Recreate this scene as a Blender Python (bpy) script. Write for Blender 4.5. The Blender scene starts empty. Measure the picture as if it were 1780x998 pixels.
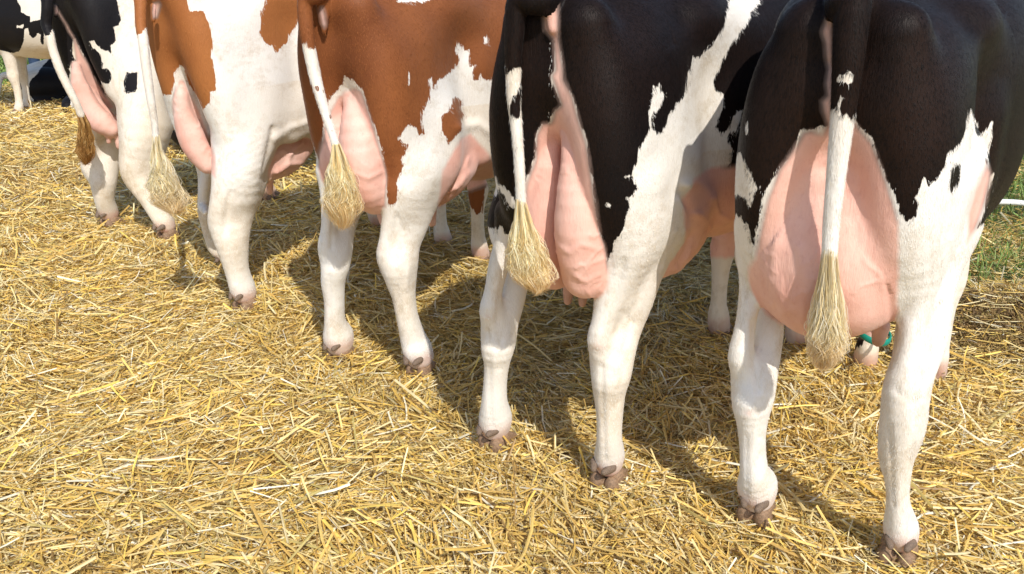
import bpy, math, random
import numpy as np

# ------------------------------------------------------------------ camera, light, exposure
SC = bpy.context.scene
COL = SC.collection
CAM_H, PITCH, FPX = 1.5, math.radians(20.4), 1500.0
cam = bpy.data.cameras.new('camera'); camo = bpy.data.objects.new('camera', cam); COL.objects.link(camo)
cam.sensor_width = 36; cam.lens = 36 * FPX / 1780; cam.clip_start = .05; cam.clip_end = 1000
camo.location = (0, 0, CAM_H); camo.rotation_euler = (math.pi / 2 - PITCH, 0, 0)
SC.camera = camo
SUN_BEARING, SUN_EL = math.radians(-20), math.radians(45)     # bearing the light travels towards
world = bpy.data.worlds.new('World'); SC.world = world; world.use_nodes = True
wn = world.node_tree; sky = wn.nodes.new('ShaderNodeTexSky'); sky.sky_type = 'NISHITA'; sky.sun_disc = False
sky.sun_elevation = SUN_EL; sky.sun_rotation = SUN_BEARING + math.pi
wn.links.new(sky.outputs[0], wn.nodes['Background'].inputs[0]); wn.nodes['Background'].inputs[1].default_value = .15
sl = bpy.data.lights.new('sun', 'SUN'); sl.energy = 3.75; sl.angle = math.radians(.55); sl.color = (1, .955, .88)
so = bpy.data.objects.new('sun', sl); COL.objects.link(so)
from mathutils import Vector
so.rotation_euler = Vector((math.sin(SUN_BEARING) * math.cos(SUN_EL), math.cos(SUN_BEARING) * math.cos(SUN_EL), -math.sin(SUN_EL))).to_track_quat('-Z', 'Y').to_euler()
SC.view_settings.view_transform = 'Standard'; SC.view_settings.look = 'None'; SC.view_settings.exposure = 0.29; SC.view_settings.gamma = 1
SC.view_settings.use_curve_mapping = False
SC.cycles.max_bounces = 6

rng = np.random.default_rng(7); random.seed(7)

# ------------------------------------------------------------------ helpers
def tag(o, label=None, cat=None, group=None, kind=None):
    for k, v in (('label', label), ('category', cat), ('group', group), ('kind', kind)):
        if v: o[k] = v
    return o
def mesh_obj(name, V, Fc, mat, parent=None, smooth=True, attrs=None, cols=None):
    me = bpy.data.meshes.new(name)
    V = np.asarray(V, np.float32); Fc = np.asarray(Fc, np.int32); n = Fc.shape[1]
    me.vertices.add(len(V)); me.vertices.foreach_set('co', V.ravel())
    me.loops.add(Fc.size); me.loops.foreach_set('vertex_index', Fc.ravel())
    me.polygons.add(len(Fc)); me.polygons.foreach_set('loop_start', np.arange(0, Fc.size, n, dtype=np.int32))
    me.polygons.foreach_set('loop_total', np.full(len(Fc), n, np.int32))
    me.polygons.foreach_set('use_smooth', np.full(len(Fc), smooth))
    me.update(calc_edges=True)
    for k, v in (attrs or {}).items():
        a = me.attributes.new(k, 'FLOAT', 'POINT'); a.data.foreach_set('value', np.asarray(v, np.float32))
    if cols is not None:
        a = me.attributes.new('tint', 'FLOAT_COLOR', 'POINT')
        c = np.ones((len(V), 4), np.float32); c[:, :3] = cols; a.data.foreach_set('color', c.ravel())
    me.materials.append(mat)
    o = bpy.data.objects.new(name, me); COL.objects.link(o); o.parent = parent
    return o

# ---- node helper
class NT:
    def __init__(s, name):
        s.m = bpy.data.materials.new(name); s.m.use_nodes = True; s.t = s.m.node_tree; s.b = s.t.nodes['Principled BSDF']
    def n(s, typ, **kw):
        x = s.t.nodes.new('ShaderNode' + typ)
        for k, v in kw.items():
            if k[0] == 'i' and k[1:].isdigit(): s.put(x.inputs[int(k[1:])], v)
            elif k.startswith('in_'): s.put(x.inputs[k[3:]], v)
            else: setattr(x, k, v)
        return x
    def put(s, inp, v):
        if isinstance(v, bpy.types.NodeSocket): s.t.links.new(v, inp)
        else: inp.default_value = v
    def math(s, op, a, b=0.0, c=None, clamp=False):
        x = s.n('Math', operation=op, i0=a, i1=b, use_clamp=clamp)
        if c is not None: s.put(x.inputs[2], c)
        return x.outputs[0]
    def noise(s, scale, detail=3, rough=.5, vec=None):
        x = s.n('TexNoise'); x.inputs['Scale'].default_value = scale; x.inputs['Detail'].default_value = detail; x.inputs['Roughness'].default_value = rough
        if vec is not None: s.put(x.inputs['Vector'], vec)
        return x.outputs[0]
    def mix(s, f, a, b):
        x = s.n('Mix', data_type='RGBA'); s.put(x.inputs[0], f)
        for i, v in ((6, a), (7, b)):
            if isinstance(v, tuple) and len(v) == 3: v = v + (1,)
            s.put(x.inputs[i], v)
        return x.outputs[2]
    def ramp(s, v, lo, hi, a=0.0, b=1.0):
        x = s.n('MapRange', i0=v, i1=lo, i2=hi, i3=a, i4=b); x.clamp = True; return x.outputs[0]
    def attr(s, n): return s.n('Attribute', attribute_name=n)
    def mapping(s, sc, coord='Object'):
        tc = s.n('TexCoord'); x = s.n('Mapping'); s.put(x.inputs[0], tc.outputs[coord]); x.inputs['Scale'].default_value = sc; return x.outputs[0]
    def bump(s, h, strength, dist):
        x = s.n('Bump'); x.inputs['Strength'].default_value = strength; x.inputs['Distance'].default_value = dist; s.put(x.inputs['Height'], h); return x.outputs[0]
    def set(s, **kw):
        for k, v in kw.items():
            k = k.replace('_', ' ')
            if isinstance(v, tuple) and len(v) == 3: v = v + (1,)
            s.put(s.b.inputs[k], v)
        return s.m

def coat_material(name, dark, dark2, white=(.80, .775, .73), cream=(.66, .52, .34), skin=(.80, .475, .385), skin2=(.72, .38, .30)):
    t = NT(name)
    vec = t.mapping((1, 1, .22))
    fine = t.noise(150, 3, .6, vec); mid = t.noise(42, 3, .6, vec); big = t.noise(3.2, 3, .5); med = t.noise(14, 4, .55)
    d = t.attr('dark').outputs['Fac']
    j = t.math('ADD', t.math('MULTIPLY', t.math('SUBTRACT', fine, .5), .016), t.math('MULTIPLY', t.math('SUBTRACT', mid, .5), .03))
    dm = t.ramp(t.math('ADD', d, j), -.0016, .0016)
    s_ = t.attr('skin').outputs['Fac']
    j2 = t.math('MULTIPLY', t.math('SUBTRACT', mid, .5), .012)
    sm = t.ramp(t.math('ADD', s_, j2), -.006, .008)
    hair = t.noise(420, 2, .5, t.mapping((1, 1, .12)))
    crm = t.attr('cream').outputs['Fac']
    w = t.mix(t.math('ADD', t.ramp(big, .42, .72, 0, .45), crm, clamp=True), white, cream)
    w = t.mix(t.ramp(hair, .3, .75, 0, .12), w, (.5, .42, .33))
    dk = t.mix(t.ramp(t.math('ADD', big, t.math('MULTIPLY', med, .4)), .48, .92), dark, dark2)
    dk = t.mix(t.ramp(hair, .35, .8, 0, .25), dk, tuple(min(1, c * 1.5 + .001) for c in dark2))
    c = t.mix(dm, w, dk)
    sk = t.mix(t.ramp(med, .35, .7), skin, skin2)
    sk = t.mix(t.ramp(big, .4, .7, 0, .5), sk, (.85, .62, .53))
    sk = t.mix(t.ramp(t.noise(65, 4, .7), .54, .76, 0, .45), sk, (.60, .27, .22))
    edge = t.math('MULTIPLY', t.ramp(s_, .004, .017, 1, 0), t.ramp(d, -.03, .0))
    sk = t.mix(t.math('MULTIPLY', edge, .85), sk, (.17, .13, .115))
    c = t.mix(sm, c, sk)
    stain = t.math('MULTIPLY', t.ramp(t.math('MULTIPLY', t.noise(6, 4, .7), t.noise(38, 4, .7)), .25, .40, 0, .42), t.math('MULTIPLY', t.math('SUBTRACT', 1.0, sm), t.math('SUBTRACT', 1.0, dm)))
    c = t.mix(stain, c, (.42, .31, .17))
    dirt = t.attr('dirt').outputs['Fac']
    c = t.mix(t.math('MULTIPLY', dirt, t.ramp(med, .3, .65, .25, 1)), c, (.30, .17, .09))
    pk = t.attr('pinkfoot').outputs['Fac']
    c = t.mix(t.math('MULTIPLY', pk, t.ramp(med, .35, .7, .3, 1)), c, (.62, .33, .25))
    rough = t.ramp(dm, 0, 1, .62, .50)
    rough = t.math('ADD', rough, t.math('MULTIPLY', t.math('SUBTRACT', med, .5), .15))
    h = t.math('ADD', t.math('MULTIPLY', hair, .5), t.math('ADD', t.math('MULTIPLY', mid, .35), t.math('MULTIPLY', med, .9)))
    h = t.math('ADD', h, t.math('MULTIPLY', t.noise(60, 5, .65), .5))
    h = t.math('ADD', h, t.math('MULTIPLY', t.noise(210, 3, .6, t.mapping((1, 1, .10))), .45))
    t.set(Base_Color=c, Roughness=rough, Normal=t.bump(h, .34, .006), Sheen_Weight=t.ramp(dm, 0, 1, .10, .015), Sheen_Roughness=.4)
    t.put(t.b.inputs['Specular IOR Level'], t.ramp(dm, 0, 1, .30, .11))
    t.b.inputs['Subsurface Weight'].default_value = 0
    return t.m

# ------------------------------------------------------------------ implicit bodies
FW = np.array([0, math.cos(PITCH), -math.sin(PITCH)]); RT = np.array([1., 0, 0]); UP = np.array([0, math.sin(PITCH), math.cos(PITCH)])
EYE = np.array([0, 0, CAM_H])
class Frame:                                       # a cow's own frame: x to its right, y forward, z up
    def __init__(s, ox, oy, heading, z=0):
        h = math.radians(heading); s.o = np.array([ox, oy, z]); s.h = h
        s.R = np.array([math.cos(h), -math.sin(h), 0]); s.F = np.array([math.sin(h), math.cos(h), 0])
    def at(s, px, py, y):                           # the point at depth y of the cow's frame measured from the photo
        d = FW + RT * (px - 890) / FPX + UP * (499 - py) / FPX; o = EYE - s.o
        t = (y - o @ s.F) / (d @ s.F); p = o + d * t
        return np.array([p @ s.R, p @ s.F, p[2]]), t / FPX
    def pix(s, L):                                  # sight-line coordinates of local points: the outline maps of the coat use them
        W = s.o + L[:, :1] * s.R + L[:, 1:2] * s.F + L[:, 2:3] * np.array([0, 0, 1.]) - EYE
        k = W @ FW
        return np.stack([890 + FPX * (W @ RT) / k, 499 - FPX * (W @ UP) / k], 1), k / FPX
class SDF:
    def __init__(s): s.p = []
    def rc(s, a, b, ra, rb, k=.03, g='body', ys=1.0, xs=1.0):
        s.p.append(('rc', np.array(a, float), np.array(b, float), ra, rb, k, g, np.array([xs, ys, 1.])))
    def curve(s, pts, k=.03, g='body', ys=1.0, xs=1.0, sub=3):      # a tapering limb through the points, one smooth surface
        P = np.array([q[:4] for q in pts], float)
        if len(P) > 2:
            E = np.vstack([2 * P[0] - P[1], P, 2 * P[-1] - P[-2]]); out = []
            for i in range(1, len(E) - 2):
                for t in np.arange(sub) / sub:
                    a, b, c_, d = E[i - 1], E[i], E[i + 1], E[i + 2]
                    out.append(.5 * (2 * b + (c_ - a) * t + (2 * a - 5 * b + 4 * c_ - d) * t * t + (3 * b - a - 3 * c_ + d) * t ** 3))
            P = np.array(out + [P[-1]])
        s.p.append(('ch', P[:, :3], P[:, 3], 0, 0, k, g, np.array([xs, ys, 1.])))
    def ell(s, c, r, k=.05, g='body', rot=0.0, tilt=0.0):
        s.p.append(('el', np.array(c, float), np.array(r, float), rot, tilt, k, g))
    def chain(s, pts, k=.03, g='body', ys=1.0, xs=1.0):
        s.curve(pts, k, g, ys, xs)
    @staticmethod
    def ev(p, X):
        if p[0] == 'ch':
            sc = p[7]; X = X / sc; Q = p[1] / sc; R = p[2]; out = None
            for i in range(len(Q) - 1):
                ab = Q[i + 1] - Q[i]; q = X - Q[i]; t = np.clip((q @ ab) / max(ab @ ab, 1e-9), 0, 1)
                d = np.linalg.norm(q - t[..., None] * ab, axis=-1) - (R[i] + (R[i + 1] - R[i]) * t)
                out = d if out is None else np.minimum(out, d)
            return out.astype(np.float32)
        if p[0] == 'rc':
            _, a, b, ra, rb, k, g, sc = p
            X = X / sc; a = a / sc; b = b / sc; ab = b - a; q = X - a
            t = np.clip((q @ ab) / max(ab @ ab, 1e-9), 0, 1)
            return (np.linalg.norm(q - t[..., None] * ab, axis=-1) - (ra + (rb - ra) * t)).astype(np.float32)
        _, c, r, rot, tilt, k, g = p
        q = X - c
        if rot:
            cr, sr = math.cos(rot), math.sin(rot)
            q = np.stack([q[..., 0] * cr + q[..., 2] * sr, q[..., 1], -q[..., 0] * sr + q[..., 2] * cr], -1)
        if tilt:
            cr, sr = math.cos(tilt), math.sin(tilt)
            q = np.stack([q[..., 0], q[..., 1] * cr + q[..., 2] * sr, -q[..., 1] * sr + q[..., 2] * cr], -1)
        k0 = np.linalg.norm(q / r, axis=-1); k1 = np.linalg.norm(q / (r * r), axis=-1) + 1e-6
        return (k0 * (k0 - 1) / k1).astype(np.float32)
    def k(s, p): return p[5]
    @staticmethod
    def smin(a, b, k):
        h = np.maximum(k - np.abs(a - b), 0) / k
        return np.minimum(a, b) - h * h * k * .25
    def eval(s, X, g=None, notg=None):
        d = np.full(X.shape[:-1], 9., np.float32)
        for p in s.p:
            if g and p[6] != g: continue
            if notg and p[6] in notg: continue
            d = s.smin(d, s.ev(p, X), s.k(p))
        return d
    def mesh(s, vox):
        B = 8; lo = np.full(3, 9.); hi = -lo
        for p in s.p:
            if p[0] == 'ch': lo = np.minimum(lo, (p[1] - p[2][:, None] * p[7]).min(0)); hi = np.maximum(hi, (p[1] + p[2][:, None] * p[7]).max(0))
            elif p[0] == 'rc':
                for q, r in ((p[1], p[3]), (p[2], p[4])): lo = np.minimum(lo, q - r * p[7]); hi = np.maximum(hi, q + r * p[7])
            else:
                r = p[2].max() if (p[3] or p[4]) else p[2]
                lo = np.minimum(lo, p[1] - r); hi = np.maximum(hi, p[1] + r)
        lo -= .03; hi += .03
        nb = np.ceil((hi - lo) / (vox * B)).astype(int)
        gi = np.stack(np.meshgrid(*[np.arange(n) for n in nb], indexing='ij'), -1).reshape(-1, 3)
        cen = lo + (gi + .5) * vox * B; rad = vox * B * .87
        dc = [s.ev(p, cen) for p in s.p]; dm = np.min(dc, 0)
        act = np.abs(dm) < rad * 1.35 + .03
        N = nb * B + 1
        G = np.empty(N, np.float32)
        G[:-1, :-1, :-1] = np.where(dm < 0, -1, 1).reshape(nb).repeat(B, 0).repeat(B, 1).repeat(B, 2)
        G[-1] = 1; G[:, -1] = 1; G[:, :, -1] = 1
        ai = np.nonzero(act)[0]
        off = np.stack(np.meshgrid(*[np.arange(B + 1)] * 3, indexing='ij'), -1).reshape(-1, 3)
        D = np.full((len(ai), len(off)), 9., np.float32)
        base = lo + gi[ai] * vox * B
        offv = (off * vox)
        for p, d0 in zip(s.p, dc):
            sel = np.nonzero(d0[ai] < dm[ai] + 2 * rad + .06)[0]
            for i in range(0, len(sel), 3000):
                q = sel[i:i + 3000]
                X = base[q][:, None, :] + offv[None]
                D[q] = s.smin(D[q], s.ev(p, X), s.k(p))
        I = gi[ai][:, None, :] * B + off[None]
        G[I[..., 0].ravel(), I[..., 1].ravel(), I[..., 2].ravel()] = D.ravel()
        return s.nets(G, lo, vox)
    @staticmethod
    def nets(G, lo, vox):
        S = G < 0
        c = S[:-1, :-1, :-1].astype(np.int8)
        for dx, dy, dz in ((1,0,0),(0,1,0),(0,0,1),(1,1,0),(1,0,1),(0,1,1),(1,1,1)):
            c = c + S[dx:S.shape[0]-1+dx, dy:S.shape[1]-1+dy, dz:S.shape[2]-1+dz]
        m = (c > 0) & (c < 8); ci = np.argwhere(m)
        idx = np.full(m.shape, -1, np.int32); idx[m] = np.arange(len(ci))
        acc = np.zeros((len(ci), 3)); cnt = np.zeros(len(ci))
        cor = [(i, j, k) for i in (0, 1) for j in (0, 1) for k in (0, 1)]
        val = {o: G[ci[:, 0] + o[0], ci[:, 1] + o[1], ci[:, 2] + o[2]] for o in cor}
        for a in cor:
            for ax in range(3):
                if a[ax] == 0:
                    b = tuple(a[i] + (i == ax) for i in range(3)); va, vb = val[a], val[b]
                    x = (va < 0) != (vb < 0); t = np.where(x, va / np.where(x, va - vb, 1), 0)
                    pt = np.array(a, float)[None].repeat(len(ci), 0); pt[:, ax] += t
                    acc += pt * x[:, None]; cnt += x
        V = lo + (ci + acc / cnt[:, None]) * vox
        Fs = []
        for ax in range(3):
            sl0 = [slice(None)] * 3; sl1 = [slice(None)] * 3; sl0[ax] = slice(0, -1); sl1[ax] = slice(1, None)
            A, Bq = S[tuple(sl0)], S[tuple(sl1)]; e = np.argwhere(A != Bq)
            u, v = [(1, 2), (2, 0), (0, 1)][ax]
            ok = (e[:, u] > 0) & (e[:, v] > 0) & (e[:, u] < m.shape[u]) & (e[:, v] < m.shape[v]); e = e[ok]
            flip = Bq[e[:, 0], e[:, 1], e[:, 2]]
            q = []
            for du, dv in ((1, 1), (0, 1), (0, 0), (1, 0)):
                f = e.copy(); f[:, u] -= du; f[:, v] -= dv; q.append(idx[f[:, 0], f[:, 1], f[:, 2]])
            q = np.stack(q, 1); q[flip] = q[flip][:, ::-1]; Fs.append(q)
        Fc = np.concatenate(Fs); Fc = Fc[(Fc >= 0).all(1)]
        return V, Fc
def vnormals(V, Fc):
    n = np.cross(V[Fc[:, 2]] - V[Fc[:, 0]], V[Fc[:, 3]] - V[Fc[:, 1]])
    N = np.zeros_like(V)
    for i in range(4):
        for a in range(3): N[:, a] += np.bincount(Fc[:, i], n[:, a], len(V))
    return N / (np.linalg.norm(N, axis=1, keepdims=True) + 1e-12)
def seg_dist(Pt, A, B):
    ab = B - A; t = np.clip(((Pt - A) @ ab) / max(ab @ ab, 1e-9), 0, 1)
    return np.linalg.norm(Pt - (A + t[:, None] * ab), axis=1)
def poly_sd(Pt, poly):                              # + inside
    poly = np.array(poly, float); n = len(poly); d = np.full(len(Pt), 1e9); ins = np.zeros(len(Pt), bool)
    for i in range(n):
        a, b = poly[i], poly[(i + 1) % n]; d = np.minimum(d, seg_dist(Pt, a, b))
        if a[1] != b[1]:
            c = ((a[1] > Pt[:, 1]) != (b[1] > Pt[:, 1])) & (Pt[:, 0] < (b[0] - a[0]) * (Pt[:, 1] - a[1]) / (b[1] - a[1]) + a[0]); ins ^= c
    return np.where(ins, d, -d)
def line_gauss(Pt, line, w):
    d = np.full(len(Pt), 1e9)
    for a, b in zip(line[:-1], line[1:]): d = np.minimum(d, seg_dist(Pt, np.array(a, float), np.array(b, float)))
    return np.exp(-(d / w) ** 2)
def X2(ox, oy, s, pts): return [(ox + x / s, oy + y / s) for x, y in pts]   # outline noted on an enlargement
# ------------------------------------------------------------------ cows
def claw_pair(k=1.0):
    s = SDF()
    for sx in (-1, 1):
        s.rc((sx * .028, -.040, .034), (sx * .034, .060, .014), .031, .018, .012, xs=.88)
        s.rc((sx * .027, -.012, .062), (sx * .032, .045, .035), .029, .018, .012, xs=.88)
        s.ell((sx * .027, -.052, .050), (.022, .020, .026), .012)
    V, Fc = s.mesh(.004); V[:, 2] = np.maximum(V[:, 2], -.004); return V * k, Fc
CLAW = claw_pair()
def dewclaw_mesh():
    s = SDF(); s.rc((0, .010, .002), (0, -.016, -.012), .0165, .0105, .01); return s.mesh(.0035)
DEW = dewclaw_mesh()
def horn_material(name, c1, c2):
    t = NT(name); n = t.noise(60, 4, .65); b = t.noise(14, 3, .5)
    t.set(Base_Color=t.mix(t.ramp(t.math('ADD', n, t.math('MULTIPLY', b, .6)), .6, 1.0), c1, c2), Roughness=.62, Normal=t.bump(n, .5, .004)); return t.m
M_HORN = horn_material('dark_horn', (.10, .065, .045), (.30, .19, .12))
M_HEEL = horn_material('pink_horn', (.36, .22, .13), (.12, .075, .04))
M_DEW = horn_material('dewclaw_horn', (.075, .05, .038), (.26, .18, .12))
def switch_material():
    t = NT('switch_hair'); r = t.attr('tint').outputs['Color']
    t.set(Base_Color=r, Roughness=.5); t.b.inputs['Specular IOR Level'].default_value = .3
    tr = t.n('BsdfTranslucent'); t.put(tr.inputs[0], r); mx = t.n('MixShader'); mx.inputs[0].default_value = .52
    t.t.links.new(t.b.outputs[0], mx.inputs[1]); t.t.links.new(tr.outputs[0], mx.inputs[2]); t.t.links.new(mx.outputs[0], t.t.nodes['Material Output'].inputs[0])
    return t.m
M_SWITCH = switch_material()
def fur_material():
    t = NT('short_hair'); t.set(Base_Color=t.attr('tint').outputs['Color'], Roughness=.6); t.b.inputs['Specular IOR Level'].default_value = .12; return t.m
M_FUR = fur_material()

def relax(V, Fc, n, lam=.5):
    for _ in range(n):
        S = np.zeros_like(V); cnt = np.bincount(Fc.ravel(), minlength=len(V)) * 2.0
        for i in range(4):
            for j in (1, 3):
                for a in range(3): S[:, a] += np.bincount(Fc[:, i], V[Fc[:, (i + j) % 4], a], len(V))
        V = V + lam * (S / cnt[:, None] - V)
    return V
def torso(s, cx=0.0, w=1.0, zs=1.0, bx=.05, bw=.84, wl=1.0, ry=0.0):
    e = lambda c, r, k=.06, **q: s.ell((cx + c[0] * w, c[1], c[2] * zs), (r[0] * w, r[1], r[2] * zs), k, **q)
    e((bx * 1.2, 1.0, 1.0), (.37 * bw, .76, .42), .08)
    e((bx * 1.5, .95, 1.24), (.33 * bw, .72, .27), .10)
    e((bx * .5, .58, 1.10), (.30 * bw, .42, .33), .08)
    e((0, .18 + ry, 1.24), (.20, .42, .22), .08)
    e((bx * 1.8, 1.50, 1.02), (.28, .36, .40), .10)
    s.rc((cx, -.15, 1.44 * zs), (cx + bx * 1.5, 1.5, 1.44 * zs), .04, .06, .12)
    for sx in (-1, 1):
        ws = w * (wl if sx < 0 else 1.0); x = lambda v: cx + sx * v * ws
        e = lambda c, r, k=.06, **q: s.ell((cx + c[0] * ws, c[1], c[2] * zs), (r[0] * ws, r[1], r[2] * zs), k, **q)
        e((sx * .19, .30, 1.37), (.04, .10, .04), .16)                       # hook bone
        s.curve([(x(.095), -.19 + ry * .5, 1.37, .055), (x(.128), -.175 + ry, 1.15, .066), (x(.150), -.14 + ry, .93, .050), (x(.158), -.10 + ry * .5, .82, .030)], .10)   # pin bone and rear thigh
        e((sx * .140, ry, 1.08), (.10, .225, .30), .09)                     # thigh
        e((sx * .158, .13, .92), (.078, .17, .20), .09)
        e((sx * .185, .30, .83), (.06, .10, .10), .08)                        # stifle
        s.rc((x(.22), .42, 1.12), (x(.21), .48, .80), .035, .05, .12)        # flank fold
        e((sx * .20, 1.45, 1.0), (.10, .22, .32), .08)                        # shoulder
def head_parts(s, cx=0.0, dz=0.0):
    s.rc((cx, 1.65, 1.15), (cx, 2.15, 1.32 + dz), .24, .13, .12)
    s.rc((cx, 2.15, 1.34 + dz), (cx, 2.45, 1.12 + dz), .115, .075, .06)
    s.rc((cx, 2.42, 1.14 + dz), (cx, 2.52, 1.05 + dz), .07, .062, .03)
    for sx in (-1, 1):
        s.rc((cx + sx * .10, 2.12, 1.40 + dz), (cx + sx * .27, 2.10, 1.38 + dz), .03, .045, .02, ys=.35)
        s.ell((cx + sx * .085, 2.27, 1.29 + dz), (.025, .03, .022), .015)
def foreleg(s, foot, cx, sx, w=1.0):
    fx, fy, fz = foot
    pts = [(fx, fy, .03 + fz, .047), (fx, fy - .035, .12 + fz, .042), (fx, fy - .045, .18, .033), (fx, fy - .05, .32, .035), (fx, fy - .04, .42, .052),
           (fx, fy - .045, .5, .048), (fx + (cx + sx * .18 * w - fx) * .6, fy - .05, .68, .065), (cx + sx * .19 * w, fy - .02, .88, .10)]
    s.chain(pts, .035, ys=1.15)

def hair_strands(pts, n, seed, tip_spread=1.25, wave=.008, cols=((.80, .68, .42), (.70, .52, .24), (.86, .80, .66)), wd=.0011, wiggle=1.0):
    """strands that hang down a bundle whose centre line and radius are given"""
    r = np.random.default_rng(seed); P = np.array([p[:3] for p in pts]); Rd = np.array([p[3] for p in pts]); L = np.linspace(0, 1, len(P))
    K = 15; V = []; C = []
    a = r.uniform(0, 2 * np.pi, n); q = np.sqrt(r.uniform(0, 1, n)); t0 = np.clip(r.uniform(-.15, .55, n), 0, 1); t1 = np.clip(t0 + r.uniform(.35, .75, n), 0, 1.04); t1 = np.where(r.uniform(size=n) < .55, np.maximum(t1, r.uniform(.65, 1.12, n)), t1)
    NL = 150; lock = r.integers(0, NL, n); la = r.uniform(0, 2 * np.pi, NL); lq = np.sqrt(r.uniform(.0, 1.2, NL)); lph = r.uniform(0, 6.28, NL); lam = r.uniform(.4, 1.8, NL)
    col = np.array(cols)[r.integers(0, len(cols), n)] * r.uniform(.82, 1.12, (n, 1))
    f = np.linspace(0, 1, K)
    T = t0[:, None] + (t1 - t0)[:, None] * f
    ex = P[-1] + .55 * (P[-1] - P[-2]); L2 = np.append(L, 1 + L[1]); P2_ = np.vstack([P, ex]); R2_ = np.append(Rd, Rd[-1] * .5)
    cx = np.stack([np.interp(T, L2, P2_[:, i]) for i in range(3)], -1); rr = np.interp(T, L2, R2_)
    m = np.clip(T * 1.1 - .2, 0, .72)                                        # strands gather into locks towards the tip
    ux = (1 - m) * (np.cos(a) * q)[:, None] + m * ((np.cos(la) * lq)[lock][:, None] + .45 * (np.cos(a) * q)[:, None])
    uy = (1 - m) * (np.sin(a) * q)[:, None] + m * ((np.sin(la) * lq)[lock][:, None] + .45 * (np.sin(a) * q)[:, None])
    ph = lph[lock][:, None] + r.normal(0, .8, n)[:, None]
    amp = wave * lam[lock][:, None] * np.clip(T * 1.6 - .2, 0, 1)
    X = cx[..., 0] + ux * rr + amp * np.sin(T * 17 * wiggle + ph); Y = cx[..., 1] + uy * rr + amp * np.cos(T * 15 * wiggle + ph * 1.7); Z = cx[..., 2] + amp * .5 * np.sin(T * 20 + ph * 2)
    S = np.stack([X, Y, Z], -1)
    side = np.stack([np.cos(a * 3), np.sin(a * 3), 0 * a], -1)[:, None] * (wd * (1 - .75 * f ** 3))[None, :, None] * r.uniform(.6, 1.3, (n, 1, 1))
    V = np.stack([S - side, S + side], 2).reshape(-1, 3)
    tipc = np.clip(T - .55, 0, .45)[..., None] * np.array([.05, -.18, -.40]) 
    C = np.clip(col[:, None] * (1 + tipc), 0, 1)[:, :, None].repeat(2, 2).reshape(-1, 3)
    i = np.arange(n)[:, None] * K * 2 + np.arange(K - 1)[None] * 2
    Fc = np.stack([i, i + 1, i + 3, i + 2], -1).reshape(-1, 4)
    return V, Fc, C

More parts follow.
